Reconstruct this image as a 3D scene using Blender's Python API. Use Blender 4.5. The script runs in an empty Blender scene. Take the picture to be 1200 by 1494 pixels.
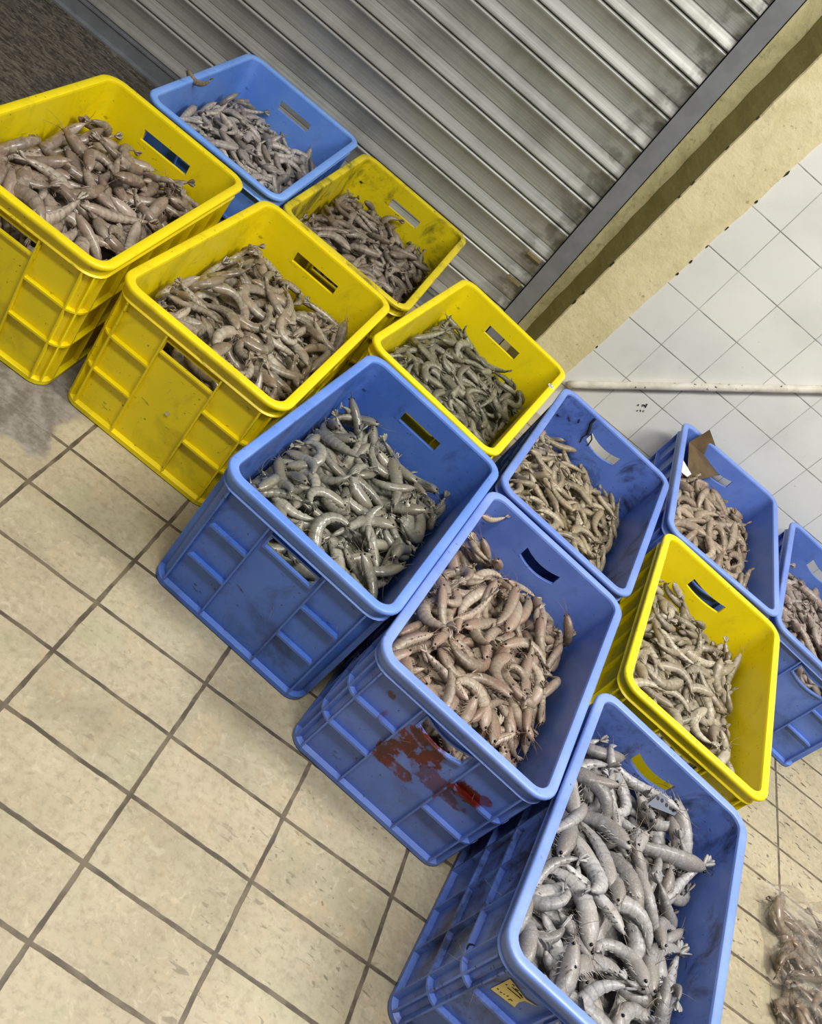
import bpy, bmesh, math, random
import numpy as np
from mathutils import Vector, Matrix

rnd = random.Random(7)
rng = np.random.default_rng(11)
sc = bpy.context.scene
COL = sc.collection

# ------------------------------------------------------------------ camera
F_PX, CAM_H = 1414.6, 1.38
RC = np.array([[0.77677, 0.27853, 0.56484], [0.6167, -0.51824, -0.59255], [0.12768, 0.80861, -0.57432]])
cam_d = bpy.data.cameras.new('camera')
cam = bpy.data.objects.new('camera', cam_d)
COL.objects.link(cam)
cam_d.sensor_fit = 'VERTICAL'
cam_d.sensor_height = 36.0
cam_d.sensor_width = 36.0
cam_d.lens = 36.0 * F_PX / 1494.0
cam_d.clip_start = 0.02
cam.matrix_world = Matrix((
    (RC[0][0], -RC[1][0], -RC[2][0], 0),
    (RC[0][1], -RC[1][1], -RC[2][1], 0),
    (RC[0][2], -RC[1][2], -RC[2][2], CAM_H),
    (0, 0, 0, 1)))
sc.camera = cam
CAMP = np.array([0, 0, CAM_H])


def project(p):
    c = RC @ (np.asarray(p, float) - CAMP)
    return 600 + F_PX * c[0] / c[2], 747 + F_PX * c[1] / c[2]


def ray(px, py):
    return RC.T @ np.array([px - 600, py - 747, F_PX])


def on_y(px, py, y):
    d = ray(px, py)
    return CAMP + d * (y / d[1])


def on_z(px, py, z):
    d = ray(px, py)
    return CAMP + d * ((z - CAM_H) / d[2])


# ------------------------------------------------------------------ helpers
def lin(h):
    h = h.lstrip('#')
    out = []
    for i in (0, 2, 4):
        v = int(h[i:i + 2], 16) / 255
        out.append(v / 12.92 if v <= .04045 else ((v + .055) / 1.055) ** 2.4)
    return tuple(out) + (1.0,)


def mesh_obj(name, verts, faces, mat=None, parent=None, smooth=False):
    me = bpy.data.meshes.new(name)
    me.from_pydata([tuple(v) for v in verts], [], faces)
    me.update()
    if mat:
        for m in (mat if isinstance(mat, (list, tuple)) else [mat]):
            me.materials.append(m)
    if smooth:
        me.polygons.foreach_set('use_smooth', [True] * len(me.polygons))
    o = bpy.data.objects.new(name, me)
    COL.objects.link(o)
    if parent:
        o.parent = parent
    return o


def fix_normals(o):
    bm = bmesh.new()
    bm.from_mesh(o.data)
    bmesh.ops.recalc_face_normals(bm, faces=bm.faces)
    bm.to_mesh(o.data)
    bm.free()


def empty(name, loc=(0, 0, 0), rz=0.0):
    o = bpy.data.objects.new(name, None)
    o.location = loc
    o.rotation_euler = (0, 0, rz)
    o.empty_display_size = 0.05
    COL.objects.link(o)
    return o


def tag(o, label=None, cat=None, group=None, kind=None):
    if label:
        o['label'] = label
    if cat:
        o['category'] = cat
    if group:
        o['group'] = group
    if kind:
        o['kind'] = kind
    return o


class MB:
    """collects boxes, tubes and loops into one mesh"""
    def __init__(s):
        s.v, s.f = [], []

    def add(s, v, f):
        n = len(s.v)
        s.v += [tuple(p) for p in v]
        s.f += [tuple(i + n for i in q) for q in f]

    def box(s, x0, x1, y0, y1, z0, z1):
        s.add([(x, y, z) for z in (z0, z1) for y in (y0, y1) for x in (x0, x1)],
              [(0, 2, 3, 1), (4, 5, 7, 6), (0, 1, 5, 4), (2, 6, 7, 3), (0, 4, 6, 2), (1, 3, 7, 5)])

    def hexa(s, p):
        s.add(p, [(0, 3, 2, 1), (4, 5, 6, 7), (0, 1, 5, 4), (1, 2, 6, 5), (2, 3, 7, 6), (3, 0, 4, 7)])

    def tube(s, pts, rad, n=6, cap=True):
        pts = [np.asarray(p, float) for p in pts]
        if not hasattr(rad, '__len__'):
            rad = [rad] * len(pts)
        vs, fs = [], []
        up = None
        for i, p in enumerate(pts):
            t = pts[min(i + 1, len(pts) - 1)] - pts[max(i - 1, 0)]
            t = t / (np.linalg.norm(t) + 1e-12)
            if up is None:
                up = np.array([0, 0, 1.]) if abs(t[2]) < .9 else np.array([1., 0, 0])
            a = np.cross(t, up)
            a /= np.linalg.norm(a) + 1e-12
            b = np.cross(a, t)
            up = b
            for k in range(n):
                w = 2 * math.pi * k / n
                vs.append(p + rad[i] * (a * math.cos(w) + b * math.sin(w)))
        for i in range(len(pts) - 1):
            for k in range(n):
                fs.append((i * n + k, i * n + (k + 1) % n, (i + 1) * n + (k + 1) % n, (i + 1) * n + k))
        if cap:
            fs.append(tuple(range(n - 1, -1, -1)))
            fs.append(tuple(range((len(pts) - 1) * n, len(pts) * n)))
        s.add(vs, fs)

    def build(s, name, mat=None, parent=None, smooth=False):
        return mesh_obj(name, s.v, s.f, mat, parent, smooth)


# ------------------------------------------------------------------ node helper
class NT:
    def __init__(s, name):
        s.m = bpy.data.materials.new(name)
        s.m.use_nodes = True
        s.t = s.m.node_tree
        s.b = s.t.nodes['Principled BSDF']

    def n(s, typ, **kw):
        nd = s.t.nodes.new(typ)
        for k, v in kw.items():
            setattr(nd, k, v)
        return nd

    def put(s, sock, v):
        if v is None:
            return
        if isinstance(v, bpy.types.NodeSocket):
            s.t.links.new(v, sock)
        else:
            try:
                sock.default_value = v
            except Exception:
                sock.default_value = v[:3]

    def math(s, op, a, b=None, c=None, clamp=False):
        nd = s.n('ShaderNodeMath', operation=op, use_clamp=clamp)
        for i, v in enumerate((a, b, c)):
            s.put(nd.inputs[i], v)
        return nd.outputs[0]

    def mix(s, f, a, b, mode='MIX'):
        nd = s.n('ShaderNodeMix', data_type='RGBA', blend_type=mode)
        s.put(nd.inputs[0], f)
        s.put(nd.inputs[6], a)
        s.put(nd.inputs[7], b)
        return nd.outputs[2]

    def noise(s, vec, scale, detail=3, rough=.55, dist=0.0):
        nd = s.n('ShaderNodeTexNoise')
        s.put(nd.inputs['Vector'], vec)
        nd.inputs['Scale'].default_value = scale
        nd.inputs['Detail'].default_value = detail
        nd.inputs['Roughness'].default_value = rough
        nd.inputs['Distortion'].default_value = dist
        return nd.outputs['Fac']

    def sstep(s, v, lo, hi, a=0.0, b=1.0):
        nd = s.n('ShaderNodeMapRange', interpolation_type='SMOOTHSTEP')
        s.put(nd.inputs[0], v)
        for i, q in enumerate((lo, hi, a, b)):
            nd.inputs[i + 1].default_value = q
        return nd.outputs[0]

    def pos(s):
        return s.n('ShaderNodeNewGeometry').outputs['Position']

    def obj(s):
        return s.n('ShaderNodeTexCoord').outputs['Object']

    def xyz(s, v):
        nd = s.n('ShaderNodeSeparateXYZ')
        s.put(nd.inputs[0], v)
        return nd.outputs

    def comb(s, x, y, z):
        nd = s.n('ShaderNodeCombineXYZ')
        for i, v in enumerate((x, y, z)):
            s.put(nd.inputs[i], v)
        return nd.outputs[0]

    def mapping(s, v, scale=(1, 1, 1), rot=(0, 0, 0), loc=(0, 0, 0)):
        nd = s.n('ShaderNodeMapping')
        s.put(nd.inputs[0], v)
        nd.inputs['Location'].default_value = loc
        nd.inputs['Rotation'].default_value = rot
        nd.inputs['Scale'].default_value = scale
        return nd.outputs[0]

    def bump(s, h, strength=.3, dist=.002):
        nd = s.n('ShaderNodeBump')
        nd.inputs['Strength'].default_value = strength
        nd.inputs['Distance'].default_value = dist
        s.put(nd.inputs['Height'], h)
        s.put(s.b.inputs['Normal'], nd.outputs[0])

    def out(s, col=None, rough=None, metal=None, spec=None, **kw):
        for k, v in (('Base Color', col), ('Roughness', rough), ('Metallic', metal), ('Specular IOR Level', spec)):
            if v is not None:
                s.put(s.b.inputs[k], v)
        for k, v in kw.items():
            s.put(s.b.inputs[k.replace('_', ' ')], v)
        return s.m


def plain(name, hexc, rough=.5, metal=0.0, var=.0, scale=40):
    t = NT(name)
    c = lin(hexc)
    if var:
        n = t.noise(t.obj(), scale, 4)
        d = tuple(v * (1 - var) for v in c[:3]) + (1,)
        l = tuple(min(1, v * (1 + var)) for v in c[:3]) + (1,)
        c = t.mix(t.sstep(n, .35, .65), d, l)
    return t.out(c, rough, metal)


# ------------------------------------------------------------------ floor
X0, TB, Y0, TA = -0.3513, 0.2379, 1.3995, 0.1314
Y_SHUT, Y_WALL = 2.906, 2.815


def floor_material():
    t = NT('beige_floor_tiles')
    P = t.pos()
    x, y, z = t.xyz(P)
    wob = t.noise(P, 9, 2)
    wob = t.math('MULTIPLY', t.math('SUBTRACT', wob, .5), .005)

    def line(c, o, p):
        u = t.math('DIVIDE', t.math('SUBTRACT', t.math('ADD', c, wob), o), p)
        d = t.math('SUBTRACT', u, t.math('ROUND', u))
        return t.math('MULTIPLY', t.math('ABSOLUTE', d), p), t.math('FLOOR', u)
    dx, ix = line(x, X0, TB)
    dy, iy = line(y, Y0, TA)
    d = t.math('MINIMUM', dx, dy)
    wn = t.noise(P, 30, 2)
    hw = t.math('MULTIPLY_ADD', wn, .0035, .0012)
    g = t.math('SUBTRACT', d, hw)
    grout = t.sstep(g, .0, .0016, 1, 0)
    wnode = t.n('ShaderNodeTexWhiteNoise', noise_dimensions='2D')
    t.put(wnode.inputs['Vector'], t.comb(ix, iy, 0.0))
    tone = wnode.outputs['Value']
    base = t.mix(t.sstep(t.noise(P, 5, 4), .35, .68), lin('#afa58b'), lin('#998f76'))
    base = t.mix(t.math('MULTIPLY', tone, .45), base, lin('#bcae94'))
    base = t.mix(t.math('MULTIPLY', t.sstep(t.noise(P, 70, 5, .7), .42, .72), .5), base, lin('#7f7358'))
    base = t.mix(t.math('MULTIPLY', t.sstep(t.noise(P, 14, 4, .6), .50, .72), .4), base, lin('#bba382'))
    base = t.mix(t.math('MULTIPLY', t.sstep(t.noise(P, 6.3, 5, .6, .5), .50, .72), .45), base, lin('#a3a080'))
    base = t.mix(t.math('MULTIPLY', t.sstep(t.noise(P, 38, 4, .65, 1.5), .56, .66), .22), base, lin('#d2c7ac'))
    # trodden dirt: flecks and strokes, thicker towards the right side
    right = t.sstep(x, .0, 1.5, .0, 1.0)
    pm = t.mapping(P, (30, 95, 1), (0, 0, .9))
    strokes = t.sstep(t.noise(pm, 1.0, 3, .5, .6), .62, .69)
    area = t.sstep(t.noise(P, 3.4, 2), .42, .58)
    area = t.math('MULTIPLY', t.math('ADD', area, t.math('MULTIPLY', right, .8)), t.math('MULTIPLY_ADD', right, .65, .35), clamp=True)
    fleck = t.sstep(t.noise(P, 75, 2, .5), .68, .72)
    marks = t.math('MULTIPLY', t.math('MAXIMUM', strokes, fleck), area)
    smud = t.math('MULTIPLY', t.sstep(t.noise(P, 11, 5, .65), .6, .75), t.math('MULTIPLY', area, .7))
    base = t.mix(smud, base, lin('#857658'))
    base = t.mix(t.math('MULTIPLY', marks, .85), base, lin('#463b2a'))
    base = t.mix(grout, base, t.mix(t.sstep(t.noise(P, 20, 3), .4, .65), lin('#50463a'), lin('#6f6350')))
    # bare wet concrete on the left, behind and under the leftmost crate
    n1 = t.math('MULTIPLY', t.math('SUBTRACT', t.noise(P, 8, 4), .5), .14)
    mx = t.sstep(t.math('ADD', x, n1), -.395, -.365, 1, 0)
    n2 = t.math('MULTIPLY', t.math('SUBTRACT', t.noise(P, 11, 4), .5), .10)
    my = t.sstep(t.math('ADD', t.math('MULTIPLY_ADD', x, -.30, y), n2), 1.425, 1.455, 0, 1)
    wet = t.math('MULTIPLY', mx, my)
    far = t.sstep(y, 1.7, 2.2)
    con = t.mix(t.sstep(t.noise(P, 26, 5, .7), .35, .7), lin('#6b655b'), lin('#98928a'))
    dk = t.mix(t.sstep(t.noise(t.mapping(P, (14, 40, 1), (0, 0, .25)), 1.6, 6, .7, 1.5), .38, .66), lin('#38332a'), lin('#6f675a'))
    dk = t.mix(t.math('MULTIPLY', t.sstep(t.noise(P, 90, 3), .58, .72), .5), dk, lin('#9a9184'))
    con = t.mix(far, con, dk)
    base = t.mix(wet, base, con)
    rough = t.math('MULTIPLY_ADD', t.noise(P, 12, 3), .25, .36)
    t.bump(t.math('ADD', t.math('MULTIPLY', grout, -1.0), t.math('MULTIPLY', t.noise(P, 120, 4), .25)), .5, .0025)
    return t.out(base, rough, spec=.4)


fl = mesh_obj('floor', [(-6, -3, 0), (7, -3, 0), (7, 3.6, 0), (-6, 3.6, 0)], [(0, 1, 2, 3)], floor_material())
tag(fl, 'beige rectangular floor tiles with dark grout, bare wet concrete at left', 'floor', kind='structure')


# ------------------------------------------------------------------ right wall: white tiles, paint border, jamb
def tile_wall_material():
    t = NT('white_wall_tiles')
    P = t.pos()
    x, y, z = t.xyz(P)

    def line(c, o, p):
        u = t.math('DIVIDE', t.math('SUBTRACT', c, o), p)
        d = t.math('SUBTRACT', u, t.math('ROUND', u))
        return t.math('MULTIPLY', t.math('ABSOLUTE', d), p), t.math('FLOOR', u)
    xs = t.math('MULTIPLY_ADD', z, -.012, x)
    dx, ix = line(xs, .6385, .1503)
    dz, iz = line(z, .4330, .1503)
    gx = t.sstep(dx, .0007, .0019, .75, 0)
    gz = t.sstep(dz, .0010, .0024, 1.0, 0)
    g = t.math('MAXIMUM', gx, gz)
    wn = t.n('ShaderNodeTexWhiteNoise', noise_dimensions='2D')
    t.put(wn.inputs['Vector'], t.comb(ix, iz, 0.0))
    base = t.mix(t.sstep(t.noise(P, 4, 3), .3, .7), lin('#e4e3dc'), lin('#ebeae3'))
    base = t.mix(t.math('MULTIPLY', wn.outputs['Value'], .25), base, lin('#d6d8d6'))
    spots = t.math('MULTIPLY', t.sstep(t.noise(P, 85, 3), .70, .78), .45)
    base = t.mix(spots, base, lin('#a9a8a2'))
    low = t.sstep(t.noise(P, 5, 4), .48, .74)
    base = t.mix(t.math('MULTIPLY', low, .22), base, lin('#b1b0a8'))
    base = t.mix(g, base, t.mix(t.sstep(t.noise(P, 13, 3), .4, .6), lin('#8b8a84'), lin('#b5b4ae')))
    t.bump(t.math('MULTIPLY', g, -1.0), .5, .0012)
    return t.out(base, t.math('MULTIPLY_ADD', g, .4, .22), spec=.5)


def paint_material(name, a, b, c):
    t = NT(name)
    P = t.pos()
    base = t.mix(t.sstep(t.noise(P, 9, 5, .62, .6), .36, .66), lin(a), lin(b))
    base = t.mix(t.math('MULTIPLY', t.sstep(t.noise(P, 26, 6, .7, 1.4), .54, .7), .55), base, lin(c))
    base = t.mix(t.math('MULTIPLY', t.sstep(t.noise(P, 60, 3), .67, .75), .6), base, lin('#8d8262'))
    t.bump(t.noise(P, 45, 5, .65), .6, .004)
    return t.out(base, .7, spec=.25)


MAT_TILE = tile_wall_material()
MAT_BORDER = paint_material('cream_border_paint', '#e3d8ac', '#d6ca9b', '#c2b78f')
MAT_JAMB = paint_material('shaded_olive_jamb_paint', '#8f8650', '#847b47', '#9a915c')  # olive paint, with the shade on this side face darkened into the colour
MAT_PLASTER = paint_material('flaking_plaster', '#c3ba8c', '#a89f72', '#6f6748')
MAT_CHIP = plain('dark_chip', '#2c261d', .8)


def border_x(z):                     # right edge of painted border, slightly out of plumb
    return .500 + .058 * (z - .17) + .0012 * math.sin(z * 23) + .0009 * math.sin(z * 97)


def jamb_x(z):
    return .357 + .038 * (z - .2) + .0005 * math.sin(z * 31 + 1) + .0005 * math.sin(z * 90)


Z_TOP = 3.2
zs = [i * .02 for i in range(int(1.7 / .02))] + [1.7, 2.2, Z_TOP]
# tiled face
v, f = [], []
for i, zz in enumerate(zs):
    v += [(border_x(zz), Y_WALL, zz), (6.5, Y_WALL, zz)]
    if i:
        f.append((2 * i - 2, 2 * i - 1, 2 * i + 1, 2 * i))
wall = mesh_obj('wall_right', v, f, MAT_TILE)
tag(wall, 'white square tiled wall beside the shutter opening', 'wall', kind='structure')
# painted border + jamb, one pier
v, f, mi = [], [], []
for i, zz in enumerate(zs):
    jx, bx = jamb_x(zz), border_x(zz)
    inn = .322 + .0012 * math.sin(zz * 17) + .0012 * math.sin(zz * 57) + .020 * (zz - .2)
    row = [(bx + .001, Y_WALL + .004, zz), (bx, Y_WALL - .0035, zz), (jx + .004, Y_WALL - .0035, zz), (jx, Y_WALL, zz),
           (inn + .002, Y_SHUT - .018, zz), (inn, Y_SHUT - .012, zz), (.285, Y_SHUT - .010, zz), (.285, Y_SHUT + .05, zz)]
    v += row
    if i:
        for k in range(7):
            a = (i - 1) * 8 + k
            f.append((a, a + 8, a + 9, a + 1))
            mi.append([0, 0, 0, 1, 1, 2, 2][k])
pier = mesh_obj('trim_1', v, f, [MAT_BORDER, MAT_JAMB, MAT_PLASTER])
pier.data.polygons.foreach_set('material_index', mi)
tag(pier, 'cream painted border and olive jamb edging the shutter opening', 'wall trim', kind='structure')
# chips along the border edges
mb = MB()
for zz, side in ((.30, 1), (.62, 1), (.67, 1), (.80, 1), (1.0, 1), (.36, 0), (.40, 0), (.78, 0), (.83, 0), (1.05, 0), (.95, 0), (.52, 0), (.73, 1), (.90, 1)):
    cx = border_x(zz) if side else jamb_x(zz)
    w, h = rnd.uniform(.002, .0045), rnd.uniform(.004, .011)
    pts = [(cx + w * math.cos(q) * rnd.uniform(.6, 1.2), zz + h * math.sin(q) * rnd.uniform(.7, 1.2)) for q in [k * math.pi / 4 for k in range(8)]]
    y0 = Y_WALL - .0045
    mb.add([(a, y0, b) for a, b in pts] + [(a, y0 + .003, b) for a, b in pts],
           [tuple(range(8))] + [(k, k + 8, (k + 1) % 8 + 8, (k + 1) % 8) for k in range(8)])
mb.build('paint_chip', MAT_CHIP, pier)

# small black marks on a tile
mb = MB()


def wall_stroke(pts, r):
    mb.tube([on_y(px, py, Y_WALL - .0004) for px, py in pts], r, 6)


wall_stroke([(931.2, 590.6), (932.6, 591.2)], .0032)
wall_stroke([(937.4, 593.4), (937.6, 590.4), (939.6, 590.2), (940.0, 593.0)], .0014)
wall_stroke([(941.0, 590.5), (942.2, 594.4), (944.8, 589.2)], .0023)
wall_stroke([(930.0, 598.8), (931.2, 599.4)], .0026)
wall_stroke([(934.2, 597.8), (935.6, 599.2), (934.4, 600.8)], .0014)
wall_stroke([(941.0, 599.0), (938.6, 598.8), (938.0, 600.6), (940.2, 600.9)], .0011)
mb.build('marking', plain('black_marker', '#1d1d1b', .6), wall)

# wall behind the shutter, above it and to the left (outside the frame, closes the place)
MAT_DARKWALL = plain('grey_plaster', '#8e8b82', .9, var=.1)
wb = MB()
wb.box(-6, -1.9, Y_SHUT + .0, Y_SHUT + .2, 0, Z_TOP)
wb.box(-1.9, .30, Y_SHUT + .0, Y_SHUT + .2, 2.5, Z_TOP)
wl = wb.build('wall_back', MAT_DARKWALL)
tag(wl, 'plain plaster wall around the shutter opening', 'wall', kind='structure')


# ------------------------------------------------------------------ roller shutter
def shutter_material():
    t = NT('galvanised_slats')
    P = t.pos()
    x, y, z = t.xyz(P)
    streak = t.noise(t.mapping(P, (1.2, 1, 190)), 1.0, 4, .7)
    blot = t.noise(P, 6, 4)
    brush = t.noise(t.mapping(P, (150, 1, 10)), 1.0, 2)
    c = t.mix(t.sstep(streak, .3, .7), lin('#a5a59e'), lin('#c0c0ba'))
    c = t.mix(t.math('MULTIPLY', t.sstep(blot, .45, .75), .45), c, lin('#8a877c'))
    c = t.mix(t.math('MULTIPLY', t.sstep(brush, .55, .85), .12), c, lin('#e0e0dc'))
    endd = t.math('MULTIPLY', t.sstep(x, .05, .22), t.sstep(t.noise(P, 18, 3), .42, .6))
    c = t.mix(t.math('MULTIPLY', endd, .6), c, lin('#4b463b'))
    low = t.sstep(t.noise(P, 5, 4), .50, .72)
    c = t.mix(t.math('MULTIPLY', low, .28), c, lin('#4c4a42'))
    return t.out(c, t.math('MULTIPLY_ADD', blot, .2, .36), .45)


MAT_SLAT = shutter_material()
MAT_RAIL = plain('grey_painted_steel', '#85878a', .5, .35, .08, 20)
MAT_STEEL = plain('bright_steel', '#cfcfcc', .3, .9)
shutter = empty('door_1', (-.85, Y_SHUT, 0))
tag(shutter, 'closed grey corrugated roller shutter', 'shutter', kind='structure')


def to_local(o):                     # child built in world coordinates
    o.matrix_parent_inverse = Matrix.Translation((.85, -Y_SHUT, 0))
    return o


PER = .1042
prof = []                            # (dz below the groove, out)
for dz, out in ((0, .000), (.0012, .003), (.003, .0085), (.0055, .0118), (.009, .0120), (.0125, .0105), (.018, .0078), (.028, .0046), (.040, .0028), (.054, .0024), (.0675, .0028),
                (.0690, .0004), (.0702, .0004), (.0717, .0036), (.078, .0052), (.088, .0085), (.097, .0118), (.1005, .0124), (.1022, .0112), (.1034, .004)):
    prof.append((dz, out))
zlist = []
z_groove = .687 + PER * 18
while z_groove > .075:
    for dz, out in prof:
        zz = z_groove - dz
        if zz > .055:
            zlist.append((zz, out))
    z_groove -= PER
xs = [-1.9, -1.2, -.6, -.2, .262]
v = [(xx, Y_SHUT - .005 - out, zz) for zz, out in zlist for xx in xs]
nx = len(xs)
f = [(i * nx + k, (i + 1) * nx + k, (i + 1) * nx + k + 1, i * nx + k + 1) for i in range(len(zlist) - 1) for k in range(nx - 1)]
cur = to_local(mesh_obj('slat_curtain', v, f, MAT_SLAT, shutter, True))
cur.data.set_sharp_from_angle(angle=math.radians(50))
mb = MB()
mb.box(-1.9, .262, Y_SHUT - .016, Y_SHUT - .002, .0, .062)
mb.box(-1.9, .262, Y_SHUT - .040, Y_SHUT - .016, .0, .006)
mb.box(-1.9, .262, Y_SHUT - .020, Y_SHUT - .016, .050, .056)
to_local(mb.build('bottom_bar', MAT_RAIL, shutter))
mb = MB()
xl, xr = .226, .288
mb.box(xl, xr, Y_SHUT - .030, Y_SHUT - .026, 0, 2.6)
mb.box(xl, xl + .003, Y_SHUT - .030, Y_SHUT - .012, 0, 2.6)
mb.box(xr - .003, xr, Y_SHUT - .030, Y_SHUT + .01, 0, 2.6)
to_local(mb.build('guide_rail', MAT_RAIL, shutter))
# end clips riveted to slats beside the rail
for k, zz in enumerate((.262, .360, .156)):
    mb = MB()
    mb.box(.165, .214, Y_SHUT - .0225, Y_SHUT - .0185, zz - .006, zz + .006)
    mb.tube([(.176, Y_SHUT - .0225, zz), (.176, Y_SHUT - .0245, zz)], .004, 8)
    to_local(mb.build('end_clip', MAT_STEEL, shutter))

# ------------------------------------------------------------------ diagonal pipe
t = NT('chipped_white_paint')
O = t.obj()
c = t.mix(t.sstep(t.noise(O, 30, 4), .35, .7), lin('#e4dfd2'), lin('#cfc8b6'))
c = t.mix(t.sstep(t.noise(t.mapping(O, (55, 55, 55)), 1.0, 3), .64, .68), c, lin('#3a342a'))
MAT_PIPE = t.out(c, .45)
pa, pb = on_y(829, 561, Y_WALL - .016), on_y(1330, 571, Y_WALL - .016)
mb = MB()
N = 40
mb.tube([pa + (pb - pa) * i / N + np.array([0, .0008 * math.sin(i * .9), .0006 * math.sin(i * 1.7)]) for i in range(N + 1)], .0122, 14)
pipe = mb.build('wall_pipe', MAT_PIPE, None, True)
tag(pipe, 'thin white painted pipe with chipped paint running across the tiled wall', 'pipe')


# ------------------------------------------------------------------ crates
def plastic(name, base, worn, dirt, dirt_amt, blood=False, scr=.5):
    t = NT(name)
    O = t.obj()
    x, y, z = t.xyz(O)
    n = t.noise(O, 7, 4)
    c = t.mix(t.math('MULTIPLY', t.sstep(n, .35, .7), .45), lin(base), lin(worn))
    sc_ = t.sstep(t.noise(t.mapping(O, (60, 60, 12), (0, 0, .4)), 1.0, 4, .7, .8), .60, .74)
    c = t.mix(t.math('MULTIPLY', sc_, scr * .35), c, lin(worn))
    lo_ = .5 - .10 * max(0, dirt_amt - .4)
    blot = t.math('MULTIPLY', t.sstep(t.noise(O, 9, 6, .68, .5), lo_, lo_ + .2), dirt_amt)
    c = t.mix(blot, c, lin(dirt))
    strk = t.sstep(t.noise(t.mapping(O, (26, 26, 70), (.3, .2, .1)), 1.0, 3, .6, 1.0), .66, .71)
    c = t.mix(t.math('MULTIPLY', strk, min(1, .25 + dirt_amt)), c, lin(dirt))
    fl_ = t.sstep(t.noise(O, 95, 2), .735, .76)
    c = t.mix(t.math('MULTIPLY', fl_, .7), c, lin('#26241f'))
    rough = t.math('MULTIPLY_ADD', n, .2, .3)
    if blood:
        nx_ = t.math('MULTIPLY', t.math('SUBTRACT', t.noise(O, 27, 5, .7), .5), 1.6)
        fine = t.sstep(t.noise(O, 46, 3), .36, .46)

        def blob(cx, cz, rx, rz, k=1.0):
            a = t.math('DIVIDE', t.math('SUBTRACT', x, cx), rx)
            b = t.math('DIVIDE', t.math('SUBTRACT', z, cz), rz)
            d = t.math('ADD', t.math('MULTIPLY', a, a), t.math('MULTIPLY', b, b))
            return t.sstep(t.math('ADD', t.math('SQRT', d), nx_), .72, .98, k, 0)
        m = None
        for q in ((-.018, .205, .054, .046), (-.046, .150, .028, .046), (-.012, .128, .040, .018, .9), (.034, .168, .050, .026, .75), (.094, .198, .036, .026), (.072, .160, .056, .016, .75), (.128, .215, .016, .012, .8), (-.115, .252, .010, .009, .8), (-.10, .20, .007, .02, .5)):
            b_ = blob(*q)
            m = b_ if m is None else t.math('MAXIMUM', m, b_)
        front = t.math('LESS_THAN', y, -.26)
        m = t.math('MULTIPLY', t.math('MULTIPLY', m, front), t.math('MULTIPLY_ADD', fine, .7, .3))
        c = t.mix(m, c, t.mix(t.sstep(t.noise(O, 30, 3), .4, .6), lin('#4d100c'), lin('#641a15')))
        rough = t.math('SUBTRACT', rough, t.math('MULTIPLY', m, .15))
    t.bump(t.noise(O, 60, 3), .08, .002)
    return t.out(c, rough, spec=.5)


RIM_MATS = {}


def outline(hx, hy, r, sw, ncol=6):
    """rounded rectangle, same topology for every ring; counter-clockwise from near-left"""
    pts = []
    us = [-(hx - r), -(hx - r) * .78, -sw] + [-sw + 2 * sw * k / ncol for k in range(1, ncol)] + [sw, (hx - r) * .78, (hx - r)]
    vs = [-(hy - r) + 2 * (hy - r) * k / 8 for k in range(9)]
    near = len(us)

    def arc(cx, cy, a0):
        return [(cx + r * math.cos(a0 + math.pi / 2 * k / 6), cy + r * math.sin(a0 + math.pi / 2 * k / 6)) for k in range(1, 6)]
    pts += [(u, -hy) for u in us]
    pts += arc(hx - r, -(hy - r), -math.pi / 2)
    pts += [(hx, q) for q in vs]
    pts += arc(hx - r, hy - r, 0)
    far0 = len(pts)
    pts += [(u, hy) for u in reversed(us)]
    pts += arc(-(hx - r), hy - r, math.pi / 2)
    pts += [(-hx, q) for q in reversed(vs)]
    pts += arc(-(hx - r), -(hy - r), math.pi)
    holes = list(range(2, 2 + ncol)) + list(range(far0 + 2, far0 + 2 + ncol))
    return pts, holes


HX, HY, RAD = .390 / 2, .637 / 2, .046
WALL_IN = .0205                       # inset of the inside wall below the rim


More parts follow.
